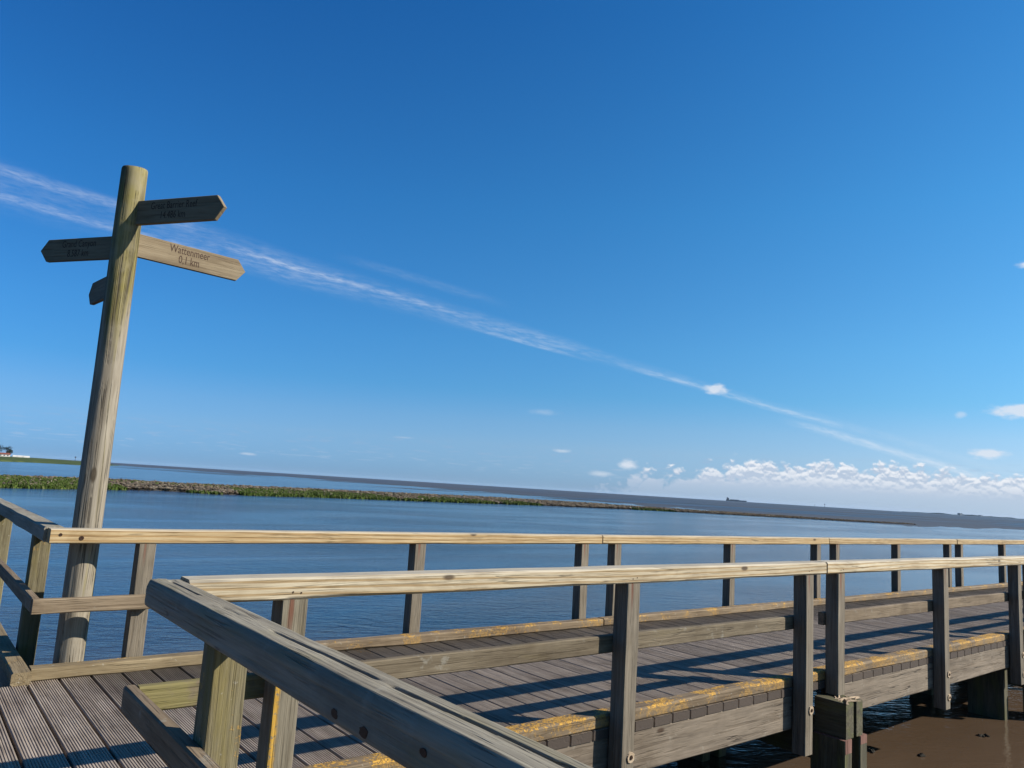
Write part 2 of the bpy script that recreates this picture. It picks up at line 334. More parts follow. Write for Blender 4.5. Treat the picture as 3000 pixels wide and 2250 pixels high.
def water_mat():
    m, t = new_mat('silty_water'); wp = t.n('ShaderNodeNewGeometry').outputs['Position']; x, y, z = t.sep(wp)
    dist = t.v('LENGTH', t.xyz(x, y, 0.))
    q = t.v('MULTIPLY', wp, (1., 1., 0.))
    rot = t.n('ShaderNodeVectorRotate', rotation_type='Z_AXIS'); t.put(rot.inputs['Vector'], q); rot.inputs['Angle'].default_value = .5
    r = t.v('MULTIPLY', rot.outputs[0], (1., 2.2, 1.))
    gust = t.noise(t.v('MULTIPLY', q, (.035, .11, 0.)), 1., 4., .6, .6)
    w1 = t.noise(r, 1.7, 3., .55, .6); w2 = t.noise(r, 6.5, 3., .55, .4); w3 = t.noise(t.v('MULTIPLY', q, (1., 1.3, 1.)), 24., 2., .5)
    calm = t.m('MULTIPLY_ADD', t.step(gust, .38, .62), .95, .30)
    # rougher towards the right, calmer in the lee of the walkway
    side = t.m('MULTIPLY_ADD', t.step(x, 4., 16.), .55, 1.0)
    calm = t.m('MULTIPLY', calm, side)
    h = t.m('ADD', t.m('MULTIPLY', w1, .032), t.m('ADD', t.m('MULTIPLY', t.m('MULTIPLY', w2, .0095), t.m('MULTIPLY_ADD', t.step(x, 6., 14.), 1.1, 1.)), t.m('MULTIPLY', w3, .0026)))
    h = t.m('MULTIPLY', h, calm)
    shal = t.m('MULTIPLY', t.m('SUBTRACT', 1., t.step(y, 7., 11.)), t.step(x, 2., 8.))
    h = t.m('MULTIPLY', h, t.m('MULTIPLY_ADD', shal, -.45, 1.))
    nrm = t.bump(h, 1., 1.)
    silt = t.step(t.noise(t.v('MULTIPLY', q, (.10, .26, 0.)), 1., 5., .62, .4), .35, .68)
    col = t.mix(silt, t.mix(shal, (.014, .021, .032), (.105, .070, .044)), t.mix(shal, (.055, .054, .056), (.135, .090, .058)))
    finish(t, col, .12, nrm, .5, 1.40); return m
M['water'] = water_mat()
def mud_mat():
    m, t = new_mat('wet_mudflat'); wp = t.n('ShaderNodeNewGeometry').outputs['Position']; x, y, z = t.sep(wp)
    q = t.xyz(t.m('MULTIPLY', x, .006), t.m('MULTIPLY', y, .018), 0.)
    n = t.noise(q, 1., 6., .62, .5); f = t.noise(t.v('MULTIPLY', wp, (.9, .9, 0.)), 1., 4., .6)
    wet = t.step(n, .46, .60)
    col = t.mix(wet, (.095, .09, .088), (.05, .052, .058))
    h = t.m('MULTIPLY', f, .10)
    finish(t, col, t.m('MULTIPLY_ADD', wet, -.16, .52), t.bump(h, 1., 1.), .35, 1.333); return m
M['mud'] = mud_mat()
def ground(name, a, b, sc, rough=.95, spec=.1):
    m, t = new_mat(name); wp = t.n('ShaderNodeNewGeometry').outputs['Position']
    n = t.noise(wp, sc, 5., .62); n2 = t.noise(wp, sc*7, 3., .6)
    finish(t, t.mix(t.step(t.m('MULTIPLY_ADD', n2, .4, t.m('MULTIPLY', n, .8)), .38, .8), a, b), rough, t.bump(n2, .6, .05), spec); return m
M['marsh'] = ground('salt_marsh_grass', (.035, .062, .014), (.115, .15, .04), .05)
M['bank'] = ground('groyne_silt', (.05, .042, .03), (.13, .11, .08), 1.2)
M['foliage'] = ground('tree_leaves', (.012, .022, .012), (.03, .045, .02), 1.)
M['trunk'] = plain('tree_bark', (.05, .04, .03))
def varied(name, cols, rough=.9):
    m, t = new_mat(name); r = t.n('ShaderNodeNewGeometry').outputs['Random Per Island']
    wp = t.n('ShaderNodeNewGeometry').outputs['Position']
    k = len(cols)-1
    c = t.ramp(r, [(i/k, q) for i, q in enumerate(cols)])
    finish(t, t.mix(1., c, t.mix(t.noise(wp, 6., 3.), (.6, .6, .6), (1.35, 1.35, 1.35)), 'MULTIPLY'), rough, None, .15); return m
M['stone'] = varied('groyne_stone', [(.05, .042, .032), (.17, .13, .09), (.28, .24, .18), (.08, .066, .048), (.20, .15, .10), (.035, .03, .026)])
M['grass'] = varied('groyne_grass_blades', [(.05, .085, .012), (.095, .145, .026), (.07, .115, .018), (.14, .16, .05)])
M['hull'] = plain('ship_hull', (.05, .07, .10)); M['white'] = plain('white_wall', (.75, .74, .70), .6, .05); M['roof'] = plain('red_roof', (.25, .08, .05))
M['coast'] = ground('far_coast', (.03, .045, .03), (.06, .08, .05), .002)

# ------------------------------------------------------------------ mesh helpers
def link(name, me, mat, parent=None, mw=None, kind=None):
    o = bpy.data.objects.new(name, me); COL.objects.link(o)
    if mat is not None and not me.materials: me.materials.append(mat)
    if mw is None: mw = Matrix.Identity(4)
    if parent is not None:
        o.parent = parent
        # parents are never rotated or scaled except signboards handled by the caller
        o.matrix_local = world_inv(parent) @ mw
        o['_w'] = [v for row in mw for v in row]
    else:
        o.matrix_world = mw
        o['_w'] = [v for row in mw for v in row]
    if kind: o['kind'] = kind
    return o
def world_inv(o):
    w = o['_w']; return Matrix([w[i*4:i*4+4] for i in range(4)]).inverted()
def thing(name, label, cat, loc, group=None):
    o = bpy.data.objects.new(name, None); COL.objects.link(o); o.location = loc; o.empty_display_size = .2
    o['label'] = label; o['category'] = cat
    o['_w'] = [v for row in Matrix.Translation(loc) for v in row]
    if group: o['group'] = group
    return o
def tag(o, label, cat, group=None, kind=None):
    o['label'] = label
    if cat: o['category'] = cat
    if group: o['group'] = group
    if kind: o['kind'] = kind
    return o

def mesh(name, V, F, smooth=False):
    me = bpy.data.meshes.new(name); me.from_pydata(V, [], F); me.validate(); me.update()
    if smooth: me.shade_smooth()
    return me
def loft(name, rings, smooth=False, caps=True):
    V = [v for r in rings for v in r]; n = len(rings[0]); F = []
    for i in range(len(rings)-1):
        for j in range(n):
            a, b = i*n+j, i*n+(j+1) % n
            F.append((a, b, b+n, a+n))
    if caps:
        F.append(tuple(range(n))[::-1]); F.append(tuple(range((len(rings)-1)*n, len(rings)*n)))
    return mesh(name, V, F, smooth)
def beam_mesh(name, L, w, h, bev=.006, segs=1, wob=0., seed=0, endcut=(0, 0)):
    """timber running along local X from 0 to L; w in local Y, h in local Z, both from 0"""
    rs = random.Random(seed); rings = []
    for i in range(segs+1):
        x = L*i/segs
        k = wob*(1 if 0 < i < segs else .4)
        dy, dz, dw, dh = (rs.uniform(-k, k) for _ in range(4))
        y0, y1, z0, z1 = dy, w+dw, dz, h+dh
        b = bev*rs.uniform(.6, 1.5)
        r = [(y0+b, z0), (y1-b, z0), (y1, z0+b), (y1, z1-b), (y1-b, z1), (y0+b, z1), (y0, z1-b), (y0, z0+b)]
        if i in (0, segs): # ease the ends
            e = .0
        xx = x
        rings.append([(xx + (endcut[0]*(yy-y0) if i == 0 else endcut[1]*(yy-y0) if i == segs else 0), yy, zz) for yy, zz in r])
    rings = [list(reversed(r)) for r in rings] if False else rings
    me = loft(name, rings)
    return me
def frame(axis, p):
    """local X -> axis"""
    if axis == 'x': R = Matrix.Identity(3)
    elif axis == 'y': R = Matrix(((0, 1, 0), (1, 0, 0), (0, 0, -1))).transposed()  # X->Y, Y->X, Z->-Z
    elif axis == 'z': R = Matrix(((0, 1, 0), (0, 0, 1), (1, 0, 0)))                # X->Z, Y->X, Z->Y
    return Matrix.Translation(p) @ R.to_4x4()
cache = {}
def beam(name, parent, mat, axis, x0, x1, y0, y1, z0, z1, **k):
    if axis == 'x': L, w, h, p = x1-x0, y1-y0, z1-z0, (x0, y0, z0)
    if axis == 'y': L, w, h, p = y1-y0, x1-x0, z1-z0, (x0, y0, z1)
    if axis == 'z': L, w, h, p = z1-z0, x1-x0, y1-y0, (x0, y0, z0)
    k.setdefault('seed', random.randrange(9999))
    me = beam_mesh(name, L, w, h, **k)
    return link(name, me, M[mat], parent, frame(axis, Vector(p)))

# ------------------------------------------------------------------ setting: water, mud, land
def sheet(name, pts, mat, z):
    me = mesh(name, [(x, y, z) for x, y in pts], [tuple(range(len(pts)))])
    return link(name, me, M[mat], None, None, 'structure')
ZW = -.97
B = 14000
w_ = sheet('water', [(-B, -B), (B, -B), (B, B), (-B, B)], 'water', ZW); tag(w_, 'silty brown and blue tidal water around the footbridge', None)

def mudflat():
    # inner edge of the flat as bearing and distance, ragged towards the open water
    edge = [(-30, 2600), (4, 1300), (9, 980), (12, 790), (17, 640), (19, 560), (22, 575), (25, 500), (27, 440), (30, 420), (33, 360), (36, 330), (38, 290), (42, 275), (45, 232), (50, 190), (56, 162), (60, 152), (66, 160), (70, 186), (73, 212), (80, 380), (95, 900), (120, 2500)]
    rs = random.Random(3); V, F = [], []; n = 600
    for i in range(n+1):
        a = -30+150*i/n
        for (a0, r0), (a1, r1) in zip(edge, edge[1:]):
            if a0 <= a <= a1: r = r0+(r1-r0)*(a-a0)/(a1-a0)
        r *= 1+.16*mnoise.fractal(Vector((a*.35, 4.2, 0)), 1., 2., 5)+.05*mnoise.noise(Vector((a*3., 1, 0)))
        V += [(r*sin(rad(a)), r*cos(rad(a)), ZW+.012), (r*1.12*sin(rad(a)), r*1.12*cos(rad(a)), ZW+.05), (13000*sin(rad(a)), 13000*cos(rad(a)), ZW+.06)]
    for i in range(n):
        b = i*3; F += [(b, b+1, b+4, b+3), (b+1, b+2, b+5, b+4)]
    me = mesh('mudflat', V, F)
    o = link('mudflat', me, M['mud'], None, None, 'structure'); tag(o, 'flat grey brown mud exposed beyond the stone groyne', None)
    # low bars of mud standing out of the water nearer in
    V, F = [], []
    for k in range(46):
        a = rs.uniform(8, 50); r = 640*math.exp(-(a-14)*.027)*rs.uniform(.62, .98); cx, cy = r*sin(rad(a)), r*cos(rad(a))
        if cy < 150: continue
        L = rs.uniform(.02, .09)*r; W = rs.uniform(.004, .016)*r; n = 14; b = len(V); z0 = ZW+.014+k*.0012; tx, ty = cos(rad(a)), -sin(rad(a))
        for i in range(n):
            q = 2*pi*i/n; rr = rs.uniform(.6, 1.15); u = cos(q)*L*rr; v = sin(q)*W*rr
            V.append((cx+tx*u+ty*-v, cy+ty*u+tx*v, z0))
        V.append((cx, cy, z0+.08)); F += [(b+i, b+(i+1) % n, b+n) for i in range(n)]
    o = link('mud_bars', mesh('mud_bars', V, F), M['mud'], None, None, 'structure'); tag(o, 'narrow bars of mud in the shallow water', None)
mudflat()

def marsh():
    # green salt marsh and dyke on the left, tapering to the right
    V, F = [], []
    xs = [-900, -300, -60, 0, 35, 56, 78, 105, 133, 160, 185]
    ys = [395, 390, 385, 382, 380, 440, 455, 540, 655, 760, 860]
    prof = [(0, 0.), (6, .55), (60, .9), (300, 1.5), (900, 2.0)]
    for i, (x, y) in enumerate(zip(xs, ys)):
        k = 1. if i < 7 else max(.05, 1-(i-6)/4.2)
        for d, z in prof:
            V.append((x+d*.12, y+d*(1 if i < 7 else .8), ZW+.01+z*k+.25*mnoise.noise(Vector((x*.02, d*.01, 0)))*k*(d > 0)))
    m = len(prof)
    for i in range(len(xs)-1):
        for j in range(m-1): F.append((i*m+j, (i+1)*m+j, (i+1)*m+j+1, i*m+j+1))
    o = link('salt_marsh', mesh('salt_marsh', V, F), M['marsh'], None, None, 'structure'); tag(o, 'low green salt marsh on the far shore at the left', None)
marsh()

NEAR = [(-60, 66), (-20, 68), (6.8, 71), (14, 76), (21, 80), (25, 76), (38, 80), (52, 82), (73, 86), (102, 86), (117, 80), (132, 75), (144, 69), (158, 66)]
def near_y(x):
    for (a, b), (c, d) in zip(NEAR, NEAR[1:]):
        if a <= x <= c: return b+(d-b)*(x-a)/(c-a)
    return NEAR[-1][1]
def crest(x): return .54 if x < 75 else max(.06, .54-(x-75)/95*.50)
def gw(x): return 15 if x < 80 else max(1.2, 15-(x-80)/78*14)
def prof_z(x, d):
    """height of the groyne above water at distance d behind its near edge"""
    w = gw(x); u = d/w
    if u < 0 or u > 1.5: return -.2
    k = min(1, u/.75) if u < .75 else 1-(u-.75)/.75
    return crest(x)*(k**.8)
def groyne():
    V, F = [], []; xs = [(-60+i*2.) for i in range(110)]; us = [-.05, 0, .2, .45, .75, 1., 1.25, 1.5]
    for x in xs:
        for u in us:
            V.append((x, near_y(x)+u*gw(x)+.8*mnoise.noise(Vector((x*.15, u, 0))), ZW-.02+(prof_z(x, u*gw(x)) if u > 0 else -.1)))
    m = len(us)
    for i in range(len(xs)-1):
        for j in range(m-1): F.append((i*m+j, (i+1)*m+j, (i+1)*m+j+1, i*m+j+1))
    o = link('groyne_bank', mesh('groyne_bank', V, F, True), M['bank'], None, None, 'structure'); tag(o, 'silt bank under the stone groyne', None)
    rs = random.Random(11); V, F = [], []
    ico = [(0, 0, 1), (.89, 0, .45), (.28, .85, .45), (-.72, .53, .45), (-.72, -.53, .45), (.28, -.85, .45), (0, 0, -.6)]
    fi = [(0, 1, 2), (0, 2, 3), (0, 3, 4), (0, 4, 5), (0, 5, 1), (6, 2, 1), (6, 3, 2), (6, 4, 3), (6, 5, 4), (6, 1, 5)]
    n = 0
    while n < 22000:
        x = rs.uniform(-20, 158); w = gw(x)
        if rs.random() > max(.25, w/15): continue
        d = rs.uniform(0.05, 1.15)*w; s = rs.uniform(.10, .27)*(1 if x < 100 else .8)
        y = near_y(x)+d+.8*mnoise.noise(Vector((x*.15, d/w, 0))); z = ZW+prof_z(x, d)+s*.2
        b = len(V); a = rs.uniform(0, 6.28); sx, sy, sz = s*rs.uniform(.8, 1.4), s*rs.uniform(.8, 1.3), s*rs.uniform(.6, 1.)
        for p in ico:
            jx = p[0]*sx*rs.uniform(.8, 1.2); jy = p[1]*sy*rs.uniform(.8, 1.2)
            V.append((x+jx*cos(a)-jy*sin(a), y+jx*sin(a)+jy*cos(a), z+p[2]*sz*rs.uniform(.8, 1.2)))
        F += [tuple(b+i for i in f) for f in fi]; n += 1
    o = link('groyne_stones', mesh('groyne_stones', V, F), M['stone'], None, None, 'stuff'); tag(o, 'brown and grey boulders of the long groyne across the water', 'stones')
    # grass on the waterside foot of the groyne, in patches
    patches = [(-40, 17.2, .0, .85, 1.3), (23.0, 25.5, .0, .14, .4), (28, 49, .0, .66, 1.3), (50, 53, .0, .2, .5), (54, 67, .0, .5, 1.1), (69, 77, .0, .4, 1.), (98, 106, .0, .30, .5), (-40, 30, .5, .8, .12), (30, 60, .2, .7, .05)]
    V, F = [], []
    for a, b_, u0, u1, dens in patches:
        for _ in range(int((b_-a)*gw((a+b_)/2)*(u1-u0)*26*dens)+30):
            x = rs.uniform(a, b_); edge = min(1, (x-a)/2.+.25, (b_-x)/2.+.25)
            u = rs.uniform(u0, u0+(u1-u0)*edge*(.75+.5*mnoise.noise(Vector((x*.4, 0, 0)))))
            y = near_y(x)+u*gw(x)-.3+.8*mnoise.noise(Vector((x*.15, u, 0))); z = ZW+max(0, prof_z(x, u*gw(x)))
            for _k in range(3):
                h = rs.uniform(.12, .30); wd = rs.uniform(.09, .2); t_ = rs.uniform(0, 3.14); lx, ly = rs.uniform(-.15, .15), rs.uniform(-.15, .15)
                xx, yy = x+rs.uniform(-.15, .15), y+rs.uniform(-.15, .15); b = len(V)
                V += [(xx-wd*cos(t_), yy-wd*sin(t_), z-.03), (xx+wd*cos(t_), yy+wd*sin(t_), z-.03), (xx+lx, yy+ly, z+h)]
                F.append((b, b+1, b+2))
    o = link('groyne_grass', mesh('groyne_grass', V, F), M['grass'], None, None, 'stuff'); tag(o, 'green grass growing in patches along the groyne foot', 'grass')
groyne()

# ------------------------------------------------------------------ bridge and boardwalk
PITCH, BX = .198, .897
def board_mesh(name, L, seed, w=.181, th=.060, ribs=13):
    """ribbed deck plank along local X; ribs run along the plank"""
    rs = random.Random(seed); prof = []
    r = w/ribs
    for i in range(ribs):
        y = i*r
        d = .0042*rs.uniform(.8, 1.15)
        prof += [(y+r*.10, -d), (y+r*.28, 0.), (y+r*.72, 0.), (y+r*.90, -d)]
    prof[0] = (0., -.007); prof[-1] = (w, -.007)
    prof += [(w, -th), (0, -th)]
    segs = 3; rings = []
    for i in range(segs+1):
        dz = rs.uniform(-.0015, .0015)
        rings.append([(L*i/segs, y+(rs.uniform(-.0008, .0008) if 0 < i < segs else 0), z+dz) for y, z in prof])
    return loft(name, rings)

NY0, FY0 = 3.507, 6.12           # inner bridge edges: near fascia face, far kerb face
bridge = thing('footbridge', 'long weathered timber footbridge deck with orange lichen on its edge kerbs', 'bridge', (.95, 4.9, 0))
bm = [board_mesh('deck_board', FY0+.125-NY0+.002, s) for s in range(6)]
for m_ in bm: m_.materials.append(M['deck'])
nb = int((26-BX)/PITCH)
for i in range(nb):
    x = BX+.0085+i*PITCH
    # local X -> world Y, local Y -> -X , Z up : proper rotation, mesh shared
    Rm = Matrix(((0, -1, 0), (1, 0, 0), (0, 0, 1))).to_4x4()
    link('deck_board', bm[i % 6], None, bridge, Matrix.Translation((x+.181, NY0-.002, random.uniform(-.0015, .0005))) @ Rm)
SEC = [(.93, 6.345), (6.645, 11.40), (11.79, 16.80), (16.86, 25.9)]
for i, (a, b) in enumerate(SEC):
    beam('edge_beam', bridge, 'fascia', 'x', a, b, NY0+.004, NY0+.09, -.332, -.064, segs=6, wob=.004, bev=.008)
    beam('edge_beam', bridge, 'fascia', 'x', a, b, FY0+.04, FY0+.12, -.332, -.064, segs=3, wob=.002)
    for yy in (4.35, 5.25): beam('joist', bridge, 'fascia', 'x', a, b, yy, yy+.08, -.30, -.064)
KN = [(.925, 6.30), (6.31, 11.55), (11.56, 25.9)]
for a, b in KN: beam('kerb', bridge, 'kerb_near', 'x', a, b, NY0+.001, NY0+.125, -.001, .082, segs=10, wob=.004, bev=.012)
KF = [(.92, 6.49), (6.51, 11.72), (11.74, 25.9)]
for i, (a, b) in enumerate(KF):
    if i == 0:
        k_ = beam('kerb', bridge, 'kerb_left', 'x', a, 2.45, FY0, FY0+.12, -.001, .082, segs=5, wob=.003, bev=.010)
        k_['label'] = 'bare brown kerb beam without lichen'
        a = 2.455
    beam('kerb', bridge, 'kerb_far', 'x', a, b, FY0, FY0+.12, -.001, .082, segs=8, wob=.004, bev=.012)

walk = thing('boardwalk', 'ribbed timber boardwalk at lower left that the footbridge branches from', 'boardwalk', (0, 4.5, 0))
wl = [board_mesh('deck_board', 4.75, 20+s) for s in range(4)]
for m_ in wl: m_.materials.append(M['deck'])
for i in range(1, 11):
    x = BX+.0085-i*PITCH
    Rm = Matrix(((0, -1, 0), (1, 0, 0), (0, 0, 1))).to_4x4()
    for j, (yy, zz) in enumerate(((-3.455, 0), (1.302, 0), (6.30, -.52))):
        link('deck_board', wl[(i*3+j) % 4], None, walk, Matrix.Translation((x+.181, yy, zz+random.uniform(-.0015, .0005))) @ Rm)
beam('kerb', walk, 'kerb_left', 'y', .80, .914, 6.045, 11.0, -.001, .082, segs=8, wob=.004, bev=.01)
beam('kerb', walk, 'kerb_left', 'y', .80, .914, -2.6, 3.62, -.001, .082, segs=8, wob=.004, bev=.01)
for xx in (-1.0, 0., .72): beam('joist', walk, 'fascia', 'y', xx, xx+.08, -3.4, 6.04, -.30, -.064)
beam('edge_beam', walk, 'fascia', 'y', .822, .906, 6.055, 11.0, -.62, -.003, segs=5, wob=.003)
for yy in (-2.0, 1.2, 3.2, 6.5, 9.8):
    for xx in (-.9, .74): beam('pile', walk, 'pile', 'z', xx, xx+.16, yy, yy+.16, -1.6, -.301 if yy < 6 else -.585)

# ------------------------------------------------------------------ railings
def disc(name, r0, r1, th, n=14, seed=0, ragged=0.):
    """short plug with its axis along local X (pointing to -X outwards)"""
    rs = random.Random(seed); rings = []
    for x, r in ((0, r0), (-th, r0*.95), (-th, r1), (-th*.35, r1*.9)):
        rings.append([(x, (r*(1+rs.uniform(-ragged, ragged)))*cos(2*pi*i/n), r*(1+rs.uniform(-ragged, ragged))*sin(2*pi*i/n)) for i in range(n)])
    return loft(name, rings)
def post(parent, x, y, z0, z1, w=.123, d=.118, mat='post'):
    return beam('post', parent, mat, 'z', x, x+w, y, y+d, z0, z1, segs=4, wob=.0022, bev=.006)
def plug(parent, x, y, z, seed=0):
    me = disc('bolt_plug', .034, .014, .010, 14, seed, .16)
    mw = Matrix.Translation((x, y, z)) @ Matrix(((0, -1, 0), (1, 0, 0), (0, 0, 1))).to_4x4()
    o = link('bolt_plug', me, M['splinter'], parent, mw)
    b = link('bolt', disc('bolt', .0125, .004, .016, 8, seed), M['bolt'], parent, mw)

near = thing('bridge_railing', 'bridge railing nearest the camera, pale new pine handrail on grey posts', 'railing', (3.8, 3.42, 0))
NP = [(1.467, -.506), (3.806, -.506), (6.004, -.506), (6.536, -.101), (8.762, -.506), (10.995, -.506), (11.525, -.101), (13.8, -.506), (16.08, -.506)]
for i, (x, z0) in enumerate(NP):
    pm = 'post_lichen' if i == 0 else 'post'
    p_ = post(near, x, 3.385, z0, .9235, w=.124, mat=pm)
    if i == 0: p_['label'] = 'post with orange lichen along one edge, behind the foreground rail'
    if z0 < -.3:
        plug(p_, x+.083, 3.3855, -.158, i)
        if i in (4, 5): plug(p_, x+.085, 3.3855, -.39, 20+i)
for a, b in ((1.046, 6.330), (6.352, 11.345), (11.365, 17.5)):
    beam('handrail', near, 'pine', 'x', a, b, 3.383, 3.525, .9245, 1.026, segs=14, wob=.0025, bev=.010)
for a, b in ((.93, 6.15), (6.51, 11.14), (11.50, 17.5)):
    beam('mid_rail', near, 'mid_corner' if a < 1 else 'mid', 'x', a, b, 3.504, 3.556, .468, .576, segs=8, wob=.003)

for x, _ in NP[:7]:
    for dx in (.045, .085):
        link('screw_head', disc('screw_head', .0045, .002, .002, 8, 3), M['bolt'], near, Matrix.Translation((x+dx, 3.3835, .958+.004*sin(x*9+dx*50))) @ Matrix(((0, -1, 0), (1, 0, 0), (0, 0, 1))).to_4x4())

far = thing('bridge_railing', 'far side bridge railing with orange pine handrail, seen against the water', 'railing', (3.9, 6.3, 0))
FP = [1.53, 3.985, 6.222, 6.77, 9.10, 11.405, 12.0, 14.2, 16.47, 17.05, 19.45, 21.7, 22.3]
for x in FP: post(far, x, 6.252, -.40, .904)
for a, b in ((.937, 6.541), (6.556, 11.76), (11.775, 16.83), (16.87, 22.5)):
    beam('handrail', far, 'pine_orange', 'x', a, b, 6.242, 6.384, .905, 1.008, segs=12, wob=.0025, bev=.010)
mr = beam('mid_rail', far, 'mid', 'x', .882, 1.645, 6.185, 6.246, .430, .532, segs=3, wob=.003)
for z, x in ((.968, 1.00), (.945, 1.135)):
    me = disc('screw_head', .012 if z > .95 else .017, .006, .004, 10, 3)
    link('screw_head', me, M['bolt'], far, Matrix.Translation((x, 6.2425, z)) @ Matrix(((0, -1, 0), (1, 0, 0), (0, 0, 1))).to_4x4())

left = thing('boardwalk_railing', 'boardwalk railing running away at the left edge, weathered grey top rail', 'railing', (.99, 8, 0))
for y in (6.94, 9.39):
    post(left, .932, y, -.40, .904, w=.123, d=.118, mat='post_algae')
beam('handrail', left, 'rail_grey', 'y', .915, 1.045, 6.386, 11.6, .905, 1.012, segs=10, wob=.003, bev=.012)
beam('mid_rail', left, 'mid', 'y', .878, .930, 6.248, 11.6, .430, .532, segs=6, wob=.003)

front = thing('boardwalk_railing', 'foreground railing with thick cracked grey top rail crossing toward lower right', 'railing', (.97, 1.5, 0))
for y in (2.668, .30):
    p_ = post(front, .932, y, -.40, .909, w=.120, d=.120, mat='post_algae')
beam('mid_rail', front, 'mid', 'y', .880, .931, -1.3, 3.557, .467, .575, segs=8, wob=.003)
def cracked_rail():
    """thick weathered handrail with drying cracks along its upper face"""
    x0, x1, z0, z1, ya, yb = .900, 1.040, .910, 1.020, -1.3, 3.492
    L = yb-ya; NS = 460; rings = []
    def fb(a, b, c=0.): return mnoise.fractal(Vector((a, b, c)), 1., 2., 4)
    NT_ = 40
    for i in range(NS+1):
        y = ya+L*i/NS; r = []
        dend = (yb-y)
        rnd_ = .022*max(0, 1-dend/.03)**2          # rounded far end
        zt = z1+.0025*fb(y*2, 1)-rnd_*.5; xl = x0+.002*fb(y*1.5, 5)+rnd_*.2; xr = x1+.0025*fb(y*1.5, 9)-rnd_*.2; zb = z0+.002*fb(y*1.5, 13)
        def tri(a, b, c, w=.06): # smooth window along the rail
            return max(0, min(1, (y-a)/w, (b-y)/w))*c
        c1 = .47+.12*max(0, min(1, (3.4-y)/2.4))+.09*sin(y*2.1)*.5+.02*fb(y*3, 20)
        d1 = tri(3.0, 3.40, .016)+tri(1.64, 2.30, .020, .2)+tri(-.8, 1.60, .024, .12)+max(0, fb(y*2, 33))*.004
        c2 = .26+.06*sin(y*1.3+2)+.03*fb(y*2, 41); d2 = .006*max(0, fb(y*1.1, 52)+.1)
        bv = .012
        side = []
        # right side going up, top right->left, left side down, bottom
        r.append((xr, y, zb+.008)); r.append((xr, y, zb+.04)); r.append((xr, y, zt-bv)); 
        for k in range(NT_+1):
            u = 1-k/NT_; x = xl+bv*.5+(xr-xl-bv)*u
            z = zt-bv*(1-min(1, (1-u)/.07))**2-bv*(1-min(1, u/.07))**2
            z += .0009*fb(x*60, y*1.3, 3)+.0006*fb(x*200, y*3, 8)
            w1 = .085+.03*fb(y*2, 61)
            z += .004*(u < c1)-2.6*d1*min(1, 2.2*max(0, 1-abs(u-c1)/w1)) + d2*max(0, 1-abs(u-c2)/.04)
            r.append((x, y, z))
        for k in range(1, 9):
            z = zt-bv-(zt-bv-zb-.008)*k/8
            x = xl+.0016*fb(z*60, y*1.5, 70)+.004*max(0, fb(y*.7, z*20, 77)-.1)
            r.append((x, y, z))
        r.append((xl+.01, y, zb)); r.append((xr-.01, y, zb))
        rings.append(r)
    me = loft('handrail', rings, True)
    # local X must run along the rail for the grain: rotate data
    T = Matrix.Translation((0, -ya, 0)); 
    Rm = Matrix(((0, 1, 0), (-1, 0, 0), (0, 0, 1))).to_4x4()
    me.transform(Rm @ Matrix.Translation((-x0, -ya, -z0)))
    o = link('handrail', me, M['rail_grey'], front, Matrix.Translation((x0, ya, z0)) @ Rm.inverted())
    # dark branch knots on the shaded side
    for y, z, s in ((1.71, .938, .011), (1.565, .936, .013), (1.322, .964, .008)):
        me2 = disc('knot', s, s*.08, .0015, 12, int(y*100), .2)
        link('knot', me2, M['bolt'], front, Matrix.Translation((x0-.0008, y, z)) @ Matrix.Scale(1.6, 4, (0, 1, 0)))
cracked_rail()

# ------------------------------------------------------------------ pile bents
def bent(x, label):
    t_ = thing('pile_bent', label, 'bridge support', (x, 3.3, ZW), 'pile supports under the footbridge')
    for dx, w in ((-.11, .125), (.065, .105)):
        beam('clamp_beam', t_, 'pile', 'y', x+dx, x+dx+w, 3.225, 3.502, -.388, -.105, segs=2, wob=.002)
        beam('clamp_beam', t_, 'pile', 'y', x+dx, x+dx+w, 3.503, 6.40, -.62, -.336)
    for dx in (-.155, .105):
        for yy in (3.215, 4.6, 6.0):
            p_ = beam('pile', t_, 'pile', 'z', x+dx, x+dx+.125, yy, yy+.30, -1.7, -.391 if yy < 3.3 else -.621, segs=2, wob=.003)
            if yy < 3.3:
                q = beam('pile_top', p_, 'pile_red', 'z', x+dx+.004, x+dx+.121, yy-.003, yy+.28, -.475+random.uniform(-.02, .02), -.389, segs=1)
    return t_
b1 = bent(6.473, 'paired timber pile support with reddish pile tops, at lower right')
b2 = bent(11.60, 'dark timber pile support farther along under the footbridge at right edge')
beam('pile', b2, 'pile', 'z', 11.0, 11.13, 3.575, 3.99, -1.7, -.336, segs=2, wob=.003)
b3 = bent(16.83, 'third pile support under the footbridge, beyond the right edge one')
# splintered wood where the joint post stands on the first clamp beams
def splinters():
    rs = random.Random(5); V, F = [], []
    for k in range(13):
        x = 6.50+rs.gauss(0, .06); y = 3.30+rs.gauss(0, .035); a = rs.uniform(-.5, .9); L = rs.uniform(.03, .09); w = rs.uniform(.006, .014); h = rs.uniform(.006, .02)
        b = len(V); c, s = cos(a), sin(a); z = -.104
        for px, py, pz in ((-L, -w, 0), (L, -w*.4, h*.4), (L, w*.4, h*.4), (-L, w, 0), (-L*.5, 0, h)):
            V.append((x+px*c-py*s, y+px*s+py*c, z+pz))
        F += [(b, b+1, b+4), (b+1, b+2, b+4), (b+2, b+3, b+4), (b+3, b, b+4), (b, b+3, b+2, b+1)]
    link('splinters', mesh('splinters', V, F), M['splinter'], b1, None)['kind'] = 'stuff'
splinters()

